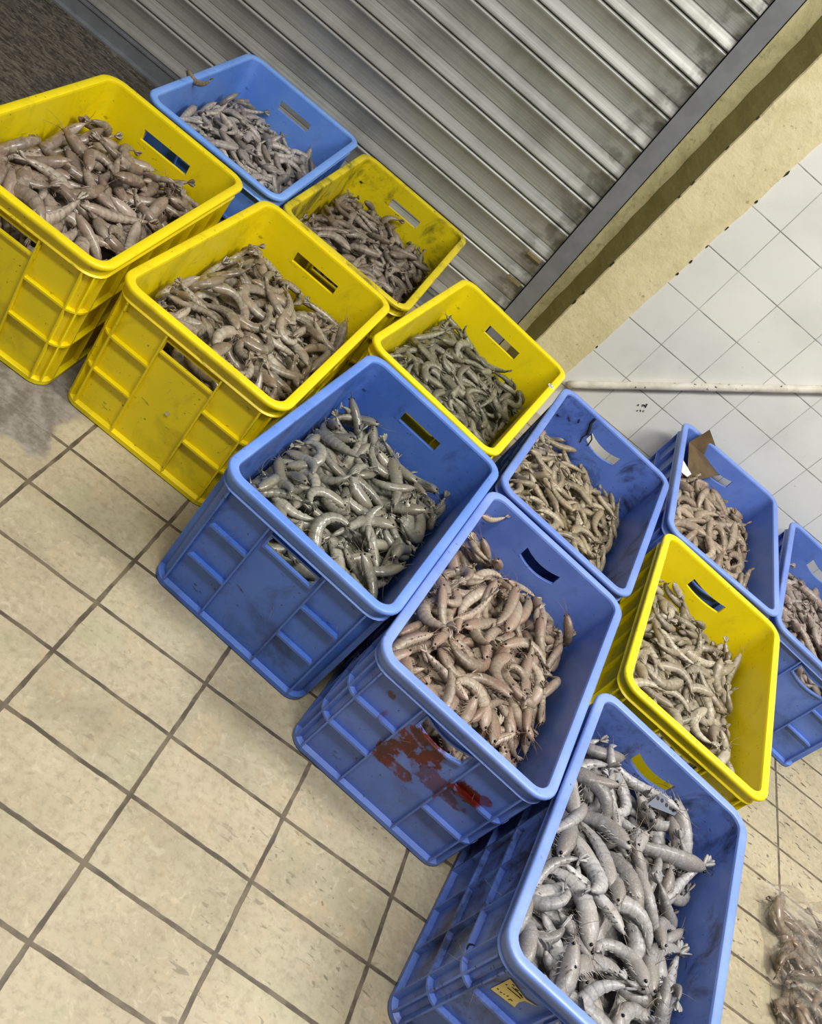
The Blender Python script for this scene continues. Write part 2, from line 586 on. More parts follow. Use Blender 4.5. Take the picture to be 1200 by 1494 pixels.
def make_crate(H, mat, sw, curve, wrap, label, loc, yaw):
    root = empty('plastic_crate', (loc[0], loc[1], 0), yaw)
    ncol = 6
    zt, zb = H - .050, H - .078
    if curve:
        zt, zb = H - .046, H - .074

    def ring(inset, z, bend=0.0):
        pts, holes = outline(HX - inset, HY - inset, max(.012, RAD - inset), sw, ncol)
        out = []
        for (px, py) in pts:
            dz = 0
            if bend and abs(abs(py) - (HY - inset)) < 1e-6 and abs(px) <= sw + 1e-6:
                dz = -bend * (1 - (px / sw) ** 2)
            out.append((px, py, z + dz))
        return out, holes
    cv = curve
    spec = [(.014, 0, 0), (.010, .003, 0), (.010, .013, 0), (.0205, .016, 0), (.0185, H * .45, 0), (.0178, zb, cv), (.0174, zt, cv), (.0165, H - .030, 0), (.0165, H - .006, 0),
            (.0200, H - .006, 0), (.0202, H - .030, 0), (.0206, zt, cv), (.0210, zb, cv), (.0220, H * .45, 0), (.0265, .012, 0)]
    V, Fc = [], []
    n = None
    for (ins, z, b) in spec:
        p, holes = ring(ins, z, b)
        n = len(p)
        V += p
    K = len(spec)
    holeset = set(holes)
    for i in range(K - 1):
        for k in range(n):
            if k in holeset and i in (5, 11):
                continue
            k2 = (k + 1) % n
            Fc.append((i * n + k, i * n + k2, (i + 1) * n + k2, (i + 1) * n + k))
    # reveal of the handle slots: outer rings 5/6 to inner rings 12/11
    for k in holes:
        k2 = k + 1
        Fc.append((5 * n + k, 5 * n + k2, 12 * n + k2, 12 * n + k))
        Fc.append((6 * n + k2, 6 * n + k, 11 * n + k, 11 * n + k2))
    for a in (holes[0], holes[ncol - 1] + 1, holes[ncol], holes[-1] + 1):
        Fc.append((5 * n + a, 6 * n + a, 11 * n + a, 12 * n + a))
    Fc.append(tuple(range(n - 1, -1, -1)))
    Fc.append(tuple((K - 1) * n + k for k in range(n)))
    tub = mesh_obj('tub', V, Fc, mat, root, True)
    fix_normals(tub)
    tub.data.set_sharp_from_angle(angle=math.radians(35))
    # rim with a skirt and a fine bead under it
    rp = [(.0168, H - .034), (.0070, H - .0345), (.0052, H - .0325), (.0070, H - .0305), (.0088, H - .0295), (.0088, H - .012), (.0012, H - .0105), (0, H - .008), (0, H - .004), (.0012, H - .0012), (.0035, H),
          (.0160, H), (.0188, H - .0014), (.0198, H - .0040), (.0199, H - .009), (.0185, H - .010)]
    V, Fc = [], []
    for (ins, z) in rp:
        p, _ = ring(ins, z)
        n = len(p)
        V += p
    for i in range(len(rp) - 1):
        for k in range(n):
            Fc.append((i * n + k, i * n + (k + 1) % n, (i + 1) * n + (k + 1) % n, (i + 1) * n + k))
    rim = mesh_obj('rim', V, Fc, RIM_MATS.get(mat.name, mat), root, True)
    fix_normals(rim)
    rim.data.set_sharp_from_angle(angle=math.radians(40))
    # ribs on the outside
    mb = MB()

    def wall_in(z):
        return .0205 - (.0205 - .0170) * z / H

    def rib_in(z):
        return .0095 - .003 * z / H

    def vrib(pt, nrm, w=.0018, z0=.012, z1=None):
        z1 = H - .033 if z1 is None else z1
        tx, ty = -nrm[1], nrm[0]
        P = []
        for z in (z0, z1):
            a, b = wall_in(z) + .001, rib_in(z)
            for off, s in ((a, -1), (a, 1), (b, 1), (b, -1)):
                P.append((pt[0] - nrm[0] * off + tx * w * s, pt[1] - nrm[1] * off + ty * w * s, z))
        mb.hexa(P)
    for sgn in (-1, 1):
        for u in (-.40, -.165, .165, .40):
            vrib((u * 2 * HX, sgn * HY), (0, sgn))
        for q in (-.43, -.29, -.145, 0, .145, .29, .43):
            vrib((sgn * HX, q * 2 * HY), (sgn, 0))
    if wrap:
        for sx in (-1, 1):
            for sy in (-1, 1):
                a = math.radians(45)
                cx, cy = sx * (HX - RAD), sy * (HY - RAD)
                nn = (sx * math.cos(a), sy * math.sin(a))
                vrib((cx + nn[0] * RAD, cy + nn[1] * RAD), nn)
    # horizontal ribs
    for z in (H * .345, H * .62):
        a_pts, _ = outline(HX - wall_in(z) - .001, HY - wall_in(z) - .001, RAD - wall_in(z), sw, ncol)
        a_pts, _ = outline(HX - wall_in(z) - .001, HY - wall_in(z) - .001, RAD - .015, sw, ncol)
        b_pts, _ = outline(HX - rib_in(z), HY - rib_in(z), RAD - rib_in(z), sw, ncol)
        n2 = len(a_pts)
        lim = .165 * 2 * HX
        for k in range(n2):
            k2 = (k + 1) % n2
            A, B, C, D = a_pts[k], b_pts[k], b_pts[k2], a_pts[k2]
            short = abs(abs(B[1]) - (HY - rib_in(z))) < 1e-6 and abs(abs(C[1]) - (HY - rib_in(z))) < 1e-6
            if short:
                lo, hi = min(B[0], C[0]), max(B[0], C[0])
                if hi <= lim + 1e-6 and lo >= -lim - 1e-6:
                    continue
                if not wrap and (lo > .40 * 2 * HX or hi < -.40 * 2 * HX):
                    continue

                def clampx(P_):
                    if lo < -lim < hi and P_[0] > -lim:
                        return (-lim, P_[1])
                    if lo < lim < hi and P_[0] < lim:
                        return (lim, P_[1])
                    return P_
                A, B, C, D = [clampx(q) for q in (A, B, C, D)]
            elif not wrap and abs(B[1]) > HY - RAD - .001:
                continue
            h = .0024
            mb.hexa([(q[0], q[1], z - h) for q in (A, B, C, D)] + [(q[0], q[1], z + h) for q in (A, B, C, D)])
    ribs = mb.build('rib_lattice', mat, root)
    fix_normals(ribs)
    # lips round the two handle slots
    for sgn in (-1, 1):
        mb = MB()
        up = [(-sw + 2 * sw * k / 12) for k in range(13)]
        loop = [(u, zb - cv * (1 - (u / sw) ** 2)) for u in up] + [(u, zt - cv * (1 - (u / sw) ** 2)) for u in reversed(up)]
        L = len(loop)
        cz = (zb + zt) / 2
        Vv = []
        for k, (u, z) in enumerate(loop):
            bot = k < 13
            eu = u + (.004 if u > 0 else -.004) * (abs(u) >= sw - 1e-6)
            ez = z + (-.004 if bot else .004)
            yi, yo = HY - .0176, HY - .0125
            Vv += [(u, sgn * yi, z), (u, sgn * yo, z), (eu, sgn * yo, ez), (eu, sgn * yi, ez)]
        Ff = []
        for k in range(L):
            k2 = (k + 1) % L
            for e in range(4):
                e2 = (e + 1) % 4
                Ff.append((k * 4 + e, k * 4 + e2, k2 * 4 + e2, k2 * 4 + e))
        o = mesh_obj('handle_slot', Vv, Ff, mat, root)
        fix_normals(o)
    return tag(root, label, 'crate', 'plastic crates of shrimp')


YEL = ('#ecd506', '#dec705')
BLU = ('#4668bd', '#6585d6')
PER_ = ('#5874c0', '#7b97de')
DRT = '#2e2a1c'
MATS = {
    'C1': plastic('yellow_plastic_a', *YEL, '#6b5a14', .22),
    'C2': plastic('light_blue_plastic', '#5c8ade', '#7ba4ea', '#3b4a68', .2),
    'C3': plastic('yellow_plastic_b', '#ebd304', '#dcc506', '#6a5f10', .3),
    'C4': plastic('yellow_plastic_grimy', '#d6c20a', '#bfae12', '#27241a', .75),
    'C5': plastic('yellow_plastic_c', '#f0da08', '#e2ce08', '#6b5a14', .18),
    'C6': plastic('deep_blue_plastic', '#4268b9', '#5b80cc', '#202b4a', .5),
    'C7': plastic('periwinkle_plastic_stained', *PER_, '#2c2f4a', .25, True),
    'C8': plastic('blue_plastic_grimy', '#4f6dbd', '#6a88d0', '#1a1e30', .85),
    'C9': plastic('periwinkle_plastic', '#5672bd', '#7c96dc', '#221f2a', .8),
    'C10': plastic('yellow_plastic_d', '#eed808', '#e0ca06', '#6b5a14', .2),
    'C11': plastic('blue_plastic_b', '#5877c8', '#7694de', '#26304e', .22),
    'C12': plastic('blue_plastic_c', '#5473c2', '#7090d8', '#26304e', .35),
}
CRATES = {  # x, y, yaw, height, slot half width, slot curve, ribs wrap, label
    'C1': (-.663, 1.7817, .0099, .3305, .064, 0, True, 'yellow crate of large pinkish-grey shrimp, leftmost, beside the dark wet concrete'),
    'C2': (-.597, 2.4426, .022, .3297, .052, 0, False, 'light blue crate of pale shrimp against the bottom of the roller shutter'),
    'C3': (-.2451, 1.8002, -.0409, .325, .062, 0, True, 'yellow crate with ribbed front, between the leftmost yellow crate and the deep blue crate'),
    'C4': (-.1955, 2.4523, -.0122, .3164, .052, 0, True, 'small-looking yellow crate with black grime on its rim, against the roller shutter'),
    'C5': (.2039, 2.1952, -.154, .3189, .056, 0, True, 'yellow crate with a small round white sticker on its rim, beside the shutter rail'),
    'C6': (.1429, 1.545, -.1245, .3227, .052, 0, False, 'deep blue crate of dark glossy shrimp, right of the ribbed yellow crate'),
    'C7': (.5223, 1.4258, -.1241, .3183, .048, .011, True, 'blue crate with a dark red stain on its front side'),
    'C8': (.6047, 2.078, -.1176, .3178, .052, .012, True, 'grimy blue crate with black streaks inside, behind the red-stained crate'),
    'C9': (.8751, 1.0932, -.139, .3251, .048, .012, True, 'blue crate with a torn yellow paper label, nearest the camera'),
    'C10': (.9907, 1.7754, -.0997, .3319, .054, .006, True, 'yellow crate standing among the blue crates on the right'),
    'C11': (1.0366, 2.4457, -.0255, .3243, .052, .010, True, 'blue crate with a brown cardboard piece in its corner, against the tiled wall'),
    'C12': (1.4656, 2.4246, -.1508, .3063, .052, .010, False, 'blue crate cut off by the right edge of the photo'),
}
# rims of the blue crates: lighter plastic copy, overhead light put into the colour
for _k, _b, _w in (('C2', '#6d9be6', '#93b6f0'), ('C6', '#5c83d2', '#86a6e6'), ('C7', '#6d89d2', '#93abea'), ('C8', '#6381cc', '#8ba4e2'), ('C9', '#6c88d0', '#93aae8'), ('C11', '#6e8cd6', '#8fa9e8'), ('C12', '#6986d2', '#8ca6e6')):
    RIM_MATS[MATS[_k].name] = plastic('lit_rim_' + MATS[_k].name, _b, _w, '#3a4468', .18)
ROOT = {}
for k, (x, y, yaw, H, sw, cv, wrap, lab) in CRATES.items():
    ROOT[k] = make_crate(H, MATS[k], sw, cv, wrap, lab, (x, y), yaw)


# ------------------------------------------------------------------ shrimp
HEAD_END = .37


def centerline(theta, n_head, per_seg):
    us = list(np.linspace(0, HEAD_END, n_head))
    segs = np.linspace(HEAD_END + .012, .965, 7)
    marks = [0] * len(us)
    for s in range(6):
        for q in range(per_seg):
            us.append(segs[s] + (segs[s + 1] - segs[s]) * (q + .04) / per_seg)
            marks.append(q + 1)
    us.append(.985)
    marks.append(per_seg)
    us = np.array(us)
    g = np.linspace(0, 1, 200)
    w = np.clip((g - .22) / .25, 0, 1) * (1 - .35 * np.clip((g - .8) / .2, 0, 1)) + .08
    ang = np.concatenate([[0], np.cumsum((w[1:] + w[:-1]) / 2)])
    ang = ang / ang[-1] * theta
    cx = np.concatenate([[0], np.cumsum(np.cos((ang[1:] + ang[:-1]) / 2))]) / 199
    cy = np.concatenate([[0], np.cumsum(np.sin((ang[1:] + ang[:-1]) / 2))]) / 199
    A = np.interp(us, g, ang)
    X, Y = np.interp(us, g, cx), np.interp(us, g, cy)
    return us, X, Y, A, marks, (cx.mean(), cy.mean())


def radius(u):
    return np.interp(u, [0, .02, .06, .13, .20, .29, .37, .45, .60, .75, .88, .965, 1], [.10, .26, .52, .80, .96, 1.0, .95, .93, .85, .68, .47, .26, .12])


class Shrimp:
    """geometry of one shrimp variant, length 1 along the body, lying on its side in XY"""
    def __init__(s, theta, fat=.105, flat=.74, n_head=8, per_seg=3, sides=10, seed=0, simple=False):
        r = random.Random(seed)
        us, X, Y, A, marks, ctr = centerline(theta, n_head, per_seg)
        X, Y = X - ctr[0], Y - ctr[1]
        rad = radius(us) * fat
        for i, m in enumerate(marks):
            if m:
                fr = (m - 1) / max(1, per_seg - 1)
                rad[i] *= 1.04 - .075 * fr
        wav = .03 * np.sin(us * 5 + r.uniform(0, 6))
        V, along, band, belly = [], [], [], []
        n = sides
        for i in range(len(us)):
            nx_, ny_ = -math.sin(A[i]), math.cos(A[i])      # towards the belly
            for k in range(n):
                w = 2 * math.pi * k / n
                a, b = rad[i] * math.cos(w), rad[i] * flat * math.sin(w)
                if a > 0:
                    a *= .86
                V.append((X[i] + nx_ * a, Y[i] + ny_ * a, b + wav[i]))
                along.append(us[i])
                mm = marks[i]
                band.append(1.0 if (mm == per_seg and mm) else (.0 if mm else .1))
                belly.append(.5 + .5 * math.cos(w))
        Fc = []
        for i in range(len(us) - 1):
            for k in range(n):
                Fc.append((i * n + k, i * n + (k + 1) % n, (i + 1) * n + (k + 1) % n, (i + 1) * n + k))
        Fc.append(tuple(range(n - 1, -1, -1)))
        Fc.append(tuple(range((len(us) - 1) * n, len(us) * n)))
        # rostrum: a spike over the head, back side
        i0 = 2
        d0 = np.array([X[i0] + math.sin(A[i0]) * rad[i0] * .75, Y[i0] - math.cos(A[i0]) * rad[i0] * .75, wav[i0]])
        tip = np.array([X[0] - .085, Y[0] - fat * .30, wav[0]])
        t0 = len(V)
        e = fat * .13
        V += [tuple(d0 + (0, e * .8, e)), tuple(d0 + (0, e * .8, -e)), tuple(d0 + (0, -e, 0)), tuple(tip)]
        along += [.05] * 4
        band += [.3] * 4
        belly += [.3] * 4
        Fc += [(t0, t0 + 1, t0 + 3), (t0 + 1, t0 + 2, t0 + 3), (t0 + 2, t0, t0 + 3)]
        s.body = (np.array(V), Fc, np.array(along), np.array(band), np.array(belly))
        s.X, s.Y, s.A, s.us, s.rad, s.flat, s.wav = X, Y, A, us, rad, flat, wav
        # legs
        mb = MB()

        def fr(u):
            x = np.interp(u, us, X)
            y = np.interp(u, us, Y)
            a = np.interp(u, us, A)
            return np.array([x, y, 0]), np.array([math.cos(a), math.sin(a), 0]), np.array([-math.sin(a), math.cos(a), 0]), np.interp(u, us, rad), np.interp(u, us, wav)
        for k in range(5):
            u = .13 + .05 * k
            for sg in ((-1, 1) if not simple else (1,)):
                c, tg, nb, rr, wz = fr(u)
                p0 = c + nb * rr * .72 + np.array([0, 0, sg * rr * .3 + wz])
                p1 = p0 + nb * .035 + tg * r.uniform(-.01, .04) + np.array([0, 0, sg * .012])
                p2 = p1 + nb * .018 + tg * r.uniform(.0, .04) + np.array([0, 0, -sg * .012])
                mb.tube([p0, p1, p2], [.006, .0045, .002], 4, False)
        for k in range(5):
            u = .44 + .095 * k
            for sg in ((-1, 1) if not simple else (1,)):
                c, tg, nb, rr, wz = fr(u)
                p0 = c + nb * rr * .58 + np.array([0, 0, sg * rr * .35 + wz])
                p1 = p0 + nb * .010 + tg * .024
                p2 = p1 + nb * .005 + tg * .02
                mb.tube([p0, p1, p2], [.011, .010, .004], 4, False)
        s.legs = (np.array(mb.v), mb.f)
        # antennae
        mb = MB()
        c, tg, nb, rr, wz = fr(0.0)
        for sg in (-1, 1):
            pts = []
            bend = r.uniform(-1.6, 1.6)
            for q in range(9):
                tq = q / 8
                pts.append(c + np.array([0, 0, wz + sg * .01]) - tg * .30 * tq * (1 - .25 * abs(bend) * tq) + nb * bend * .16 * tq * tq + np.array([0, 0, sg * .08 * tq]))
            mb.tube(pts, [.0042 - .003 * q / 8 for q in range(9)], 4, False)
        s.ant = (np.array(mb.v), mb.f)
        # eyes
        s.eyes = []
        c, tg, nb, rr, wz = fr(.055)
        for sg in (-1, 1):
            ce = c - nb * .004 + np.array([0, 0, sg * rr * flat * .95 + wz]) - tg * .012
            vs = [ce + np.array([0, 0, .021]), ce - np.array([0, 0, .021])]
            ring_ = [(math.cos(k * math.pi / 3), math.sin(k * math.pi / 3)) for k in range(6)]
            for zz, rr2 in ((.012, .017), (-.012, .017)):
                vs += [ce + np.array([a * rr2, b * rr2, zz]) for a, b in ring_]
            fs = [(0, 2 + k, 2 + (k + 1) % 6) for k in range(6)] + [(1, 8 + (k + 1) % 6, 8 + k) for k in range(6)] + [(2 + k, 8 + k, 8 + (k + 1) % 6, 2 + (k + 1) % 6) for k in range(6)]
            s.eyes.append((np.array(vs), fs))
        # tail fan: five blades
        V, Fc = [], []
        c, tg, nb, rr, wz = fr(.975)
        lat = np.array([0, 0, 1.])
        spread = r.uniform(.55, 1.0)
        for j, (ang, ln) in enumerate(((0, .13), (.30, .15), (-.30, .15), (.62, .14), (-.62, .14))):
            ang *= spread
            d = tg * math.cos(ang) + lat * math.sin(ang)
            sd = -tg * math.sin(ang) + lat * math.cos(ang)
            th = nb
            n0 = len(V)
            prof_ = [(0, .010, .010), (.3, .024, .008), (.65, .029, .005), (.9, .020, .003), (1, .006, .002)]
            for (q, w, h) in prof_:
                o = c + np.array([0, 0, wz]) + d * ln * q + nb * (.01 - .02 * q + .004 * abs(j))
                V += [o + sd * w, o + th * h, o - sd * w, o - th * h]
            for i in range(4):
                for e_ in range(4):
                    Fc.append((n0 + i * 4 + e_, n0 + i * 4 + (e_ + 1) % 4, n0 + (i + 1) * 4 + (e_ + 1) % 4, n0 + (i + 1) * 4 + e_))
            Fc.append((n0 + 3, n0 + 2, n0 + 1, n0))
            Fc.append((n0 + 16, n0 + 17, n0 + 18, n0 + 19))
        s.tail = (np.array(V), Fc)
        # samples for stacking
        idx = np.arange(0, len(us), 2 if not simple else 1)
        P, R_ = [], []
        for i in idx:
            for q in (-.75, 0, .7):
                h = math.sqrt(1 - q * q)
                P.append((X[i] - math.sin(A[i]) * rad[i] * q, Y[i] + math.cos(A[i]) * rad[i] * q, wav[i]))
                R_.append(rad[i] * flat * h)
        P.append(tuple(c + tg * .12))
        R_.append(.03)
        s.sP, s.sR = np.array(P), np.array(R_)


THETAS = (.45, .95, 1.45, 2.0, 2.6, 3.3)
HI = [Shrimp(t, seed=i, fat=(.108, .100, .114, .104, .112, .104)[i]) for i, t in enumerate(THETAS)]
LO = [Shrimp(t, seed=i, n_head=6, per_seg=2, sides=8, simple=True, fat=(.108, .100, .114, .104, .112, .104)[i]) for i, t in enumerate(THETAS)]


def shrimp_mat(name, a, b, dark, pale, head, stuff, gloss=.34, coat=.25):
    t = NT(name)
    O = t.obj() if not stuff else t.pos()
    if stuff:
        at = t.n('ShaderNodeAttribute', attribute_name='tone')
        rv = at.outputs['Fac']
    else:
        rv = t.n('ShaderNodeObjectInfo').outputs['Random']
    r2 = t.math('FRACT', t.math('MULTIPLY', rv, 7.31))
    al = t.n('ShaderNodeAttribute', attribute_name='along').outputs['Fac']
    bd = t.n('ShaderNodeAttribute', attribute_name='band').outputs['Fac']
    be = t.n('ShaderNodeAttribute', attribute_name='belly').outputs['Fac']
    c = t.mix(rv, lin(a), lin(b))
    c = t.mix(t.math('MULTIPLY', t.sstep(r2, .55, 1), .55), c, lin(pale))
    c = t.mix(t.math('MULTIPLY', t.sstep(r2, .35, .0), .45), c, lin(dark))
    c = t.mix(t.math('MULTIPLY', t.sstep(al, .40, .30), .40), c, lin(head))
    c = t.mix(t.math('MULTIPLY', t.sstep(be, .62, 1.0), .40), c, lin(pale))
    c = t.mix(t.math('MULTIPLY', t.sstep(be, .22, .0), .22), c, lin(dark))
    c = t.mix(t.math('MULTIPLY', t.sstep(bd, .45, 1.0), .30), c, lin(dark))
    sp = t.sstep(t.noise(O, 240 if stuff else 210, 2, .6), .5, .72)
    c = t.mix(t.math('MULTIPLY', sp, .28), c, lin(dark))
    bl = t.sstep(t.noise(O, 34, 3), .42, .68)
    c = t.mix(t.math('MULTIPLY', bl, .40), c, lin(head))
    b2 = t.sstep(t.noise(O, 52, 4, .6, 1.0), .50, .70)
    c = t.mix(t.math('MULTIPLY', b2, .38), c, lin(pale))
    b3 = t.sstep(t.noise(O, 66, 4, .65, .8), .54, .72)
    c = t.mix(t.math('MULTIPLY', b3, .45), c, lin(dark))
    t.bump(t.noise(O, 180, 2), .12, .001)
    return t.out(c, gloss, spec=.55, Coat_Weight=coat, Coat_Roughness=.12)


PAL = {   # a, b, dark, pale, head tint
    'C1': ('#9b8c7c', '#7d6f5e', '#40362b', '#c6baa9', '#866a5a'),
    'C2': ('#a59b92', '#87807a', '#474039', '#d2ccc3', '#8c7f72'),
    'C3': ('#9a907c', '#7d7461', '#3d372b', '#c2b9a6', '#8a6f52'),
    'C4': ('#857a6b', '#6d6355', '#352f27', '#aca191', '#6b5848'),
    'C5': ('#807d6a', '#666453', '#2e2e25', '#aeab97', '#68624b'),
    'C6': ('#8a877a', '#6c6a5d', '#2f2e27', '#b3b0a2', '#74694f'),
    'C7': ('#9c8f7b', '#7f715d', '#42382c', '#c6baa6', '#8d6757'),
    'C8': ('#9b8e73', '#7e725a', '#433a2a', '#cbbf a6'.replace(' ', ''), '#94805f'),
    'C9': ('#9c9998', '#7d7a79', '#413d39', '#c4c2c3', '#7c7061'),
    'C10': ('#9f9580', '#837864', '#443c30', '#c8bfab', '#85755f'),
    'C11': ('#a09079', '#857560', '#463b2e', '#c6b8a3', '#8a6f58'),
    'C12': ('#a09388', '#84786e', '#483f37', '#c6bbb0', '#8a7068'),
    'BAG': ('#78695a', '#5d5042', '#30281f', '#998a78', '#6c553f'),
}
SIZE = {'C1': .150, 'C2': .108, 'C3': .122, 'C4': .108, 'C5': .100, 'C6': .130, 'C7': .128, 'C8': .104, 'C9': .158, 'C10': .124, 'C11': .124, 'C12': .128, 'BAG': .12}
LEVEL = {'C1': .73, 'C2': .66, 'C3': .68, 'C4': .69, 'C5': .67, 'C6': .62, 'C7': .68, 'C8': .62, 'C9': .74, 'C10': .70, 'C11': .72, 'C12': .66}
INDIVIDUAL = ('C9', 'C7', 'C6')
LAB = {'C6': ('raw dark grey shrimp heaped in the deep blue crate', 'shrimp heaped in the deep blue crate'),
       'C7': ('raw pinkish-beige shrimp heaped in the blue crate with the red stain', 'shrimp heaped in the red-stained blue crate'),
       'C9': ('raw pale grey shrimp heaped in the nearest blue crate with the yellow label', 'shrimp heaped in the nearest blue crate')}
CELL = .004


def fill(key, H, hx, hy, level, size, seed, flat_top=False, tilt=(-.06, -.09), bump=.09):
    """drop shrimp one by one onto a height grid until the wanted heap shape is reached"""
    g = np.random.default_rng(seed)
    nx_, ny_ = int(2 * hx / CELL), int(2 * hy / CELL)
    gx = (np.arange(nx_) + .5) * CELL - hx
    gy = (np.arange(ny_) + .5) * CELL - hy
    U, W = np.meshgrid(gx / hx, gy / hy, indexing='ij')
    T = H * (level + tilt[0] * U + tilt[1] * W + bump * (1 - U ** 2) * (1 - W ** 2))
    T += .010 * np.sin(U * 4.1 + seed) * np.cos(W * 5.3 + seed * 2)
    hgt = T - (.062 if size > .11 else .05)
    base = hgt + .012
    placed = []
    thick = size * .105 * .74 * 2
    tries = 0
    while tries < 2600:
        tries += 1
        ci = g.integers(0, nx_, 14)
        cj = g.integers(0, ny_, 14)
        k = np.argmax((T - hgt)[ci, cj] + g.normal(0, .004, 14))
        i, j = ci[k], cj[k]
        if (T - hgt)[i, j] < thick * .45 and tries > 200:
            if np.mean(T - hgt) < thick * .30:
                break
            continue
        var = int(g.choice(6, p=[.15, .20, .22, .20, .14, .09]))
        L = size * g.uniform(.82, 1.15)
        S = HI[var]
        P = S.sP * L
        rr = S.sR * L
        a, b = max(0, i - 8), min(nx_, i + 9)
        c, d = max(0, j - 8), min(ny_, j + 9)
        sub = hgt[a:b, c:d]
        sx = (sub[-1].mean() - sub[0].mean()) / ((b - a) * CELL)
        sy = (sub[:, -1].mean() - sub[:, 0].mean()) / ((d - c) * CELL)
        N = np.array([-sx * .8 + g.normal(0, .13), -sy * .8 + g.normal(0, .13), 1.0])
        N /= np.linalg.norm(N)
        if key in ('C9', 'C7') and g.random() < .7:
            yaw = g.normal(math.pi / 2, .45) + (math.pi if g.random() < .5 else 0)
        else:
            yaw = g.uniform(0, 2 * math.pi)
        ax = np.array([math.cos(yaw), math.sin(yaw), 0])
        ax = ax - N * (ax @ N)
        ax /= np.linalg.norm(ax)
        ay = np.cross(N, ax)
        roll = g.normal(0, .28)
        if var < 2 and g.random() < .3:
            roll = g.normal(1.2, .25)
        ay, az = ay * math.cos(roll) + N * math.sin(roll), N * math.cos(roll) - ay * math.sin(roll)
        if g.random() < .5:
            ay, az = -ay, -az
        M = np.stack([ax, ay, az], 1)
        Q = P @ M.T
        Q[:, 0] += gx[i]
        Q[:, 1] += gy[j]
        m = .004
        # slide inwards when it would pass through a wall
        for axx, hh in ((0, hx), (1, hy)):
            over = (Q[:, axx] + rr).max() - (hh - m)
            if over > 0:
                Q[:, axx] -= over
            under = (-hh + m) - (Q[:, axx] - rr).min()
            if under > 0:
                Q[:, axx] += under
        if (Q[:, 0] + rr).max() > hx or (Q[:, 1] + rr).max() > hy:
            continue
        ii = np.clip(((Q[:, 0] + hx) / CELL).astype(int), 0, nx_ - 1)
        jj = np.clip(((Q[:, 1] + hy) / CELL).astype(int), 0, ny_ - 1)
        vr = np.maximum(rr, thick * .2)
        need = hgt[ii, jj] - (Q[:, 2] - vr * .85)
        z0 = np.quantile(need, .72)
        Q[:, 2] += z0
        top = Q[:, 2] + vr
        if (top - T[ii, jj]).max() > .055 or (top - T[ii, jj]).mean() > .017:
            continue
        # raise the grid along the body
        for q in range(len(Q)):
            a, b = max(0, ii[q] - 1), min(nx_, ii[q] + 2)
            c, d = max(0, jj[q] - 1), min(ny_, jj[q] + 2)
            np.maximum(hgt[a:b, c:d], top[q] - .0015, out=hgt[a:b, c:d])
        off = Q[0] - (P[0] @ M.T)
        placed.append((var, L, M, off, ii, jj, top, g.random()))
    out = []
    for (var, L, M, off, ii, jj, top, tone) in placed:
        vis = int(np.sum(top >= hgt[ii, jj] - .004))
        out.append([var, L, M, off, vis, tone])
    return out, (gx, gy, base)


HEAPS = {}
for n_, (k, (x, y, yaw, H, sw, cv, wrap, lab)) in enumerate(CRATES.items()):
    HEAPS[k] = fill(k, H, HX - .0255, HY - .0255, LEVEL[k], SIZE[k], 40 + n_,
                    tilt=(-.03, -.07) if k != 'C9' else (-.02, -.03))

# --- shared meshes of the individual shrimp
MAT_EYE = plain('black_eye', '#0c0b0a', .15)
_cache = {}


def to_mesh(name, verts, faces, mat, attrs=None, smooth=True):
    me = bpy.data.meshes.new(name)
    me.from_pydata([tuple(v) for v in verts], [], faces)
    me.materials.append(mat)
    if attrs:
        for nm, arr in attrs.items():
            at = me.attributes.new(nm, 'FLOAT', 'POINT')
            at.data.foreach_set('value', np.asarray(arr, np.float32))
    if smooth:
        me.polygons.foreach_set('use_smooth', [True] * len(me.polygons))
    me.update()
    return me


def individual_meshes(key):
    if key in _cache:
        return _cache[key]
    a, b, dark, pale, head = PAL[key]
    mat = shrimp_mat('shrimp_shell_' + {'C6': 'dark', 'C7': 'beige', 'C9': 'pale'}[key], a, b, dark, pale, head, False, *((.30, .3) if key == 'C6' else (.46, .08)))
    lm = plain('shrimp_leg_' + key.lower(), head, .5, 0, .2, 60)
    L = []
    for S in HI:
        V, Fc, al, bd, be = S.body
        body = to_mesh('shrimp', V, Fc, mat, dict(along=al, band=bd, belly=be))

        def pm(nm, vf, m, al_, be_):
            v_, f_ = vf
            return to_mesh(nm, v_, f_, m, dict(along=[al_] * len(v_), band=[.2] * len(v_), belly=[be_] * len(v_)))
        L.append((body, pm('tail_fan', S.tail, mat, .9, .3), pm('legs', S.legs, mat, .2, .3), pm('antennae', S.ant, lm, .1, .3), [pm('eye', e, MAT_EYE, 0, 0) for e in S.eyes]))
    _cache[key] = L
    return L


STUFF = {}                           # per palette: list of (verts, faces, attrs)


def stuff_add(key, V, Fc, al, bd, be, tone):
    STUFF.setdefault(key, []).append((V, Fc, al, bd, be, tone))


def add_to_stuff(key, root_m, var, L, M, off, tone):
    S = LO[var]
    R4 = root_m
    def tf(v_):
        w = (np.asarray(v_) * L) @ M.T + off
        return w @ R4[0].T + R4[1]
    V, Fc, al, bd, be = S.body
    stuff_add(key, tf(V), Fc, al, bd, be, tone)
    v_, f_ = S.tail
    stuff_add(key, tf(v_), f_, np.full(len(v_), .9), np.full(len(v_), .3), np.full(len(v_), .3), tone)
    v_, f_ = S.legs
    stuff_add(key, tf(v_), f_, np.full(len(v_), .2), np.full(len(v_), .6), np.full(len(v_), .2), tone)
    if tone > .6:
        v_, f_ = S.ant
        stuff_add(key, tf(v_), f_, np.full(len(v_), .1), np.full(len(v_), .9), np.full(len(v_), .2), tone)


def rootm(k):
    x, y, yaw = CRATES[k][:3]
    c, s = math.cos(yaw), math.sin(yaw)
    return np.array([[c, -s, 0], [s, c, 0], [0, 0, 1.]]), np.array([x, y, 0.])


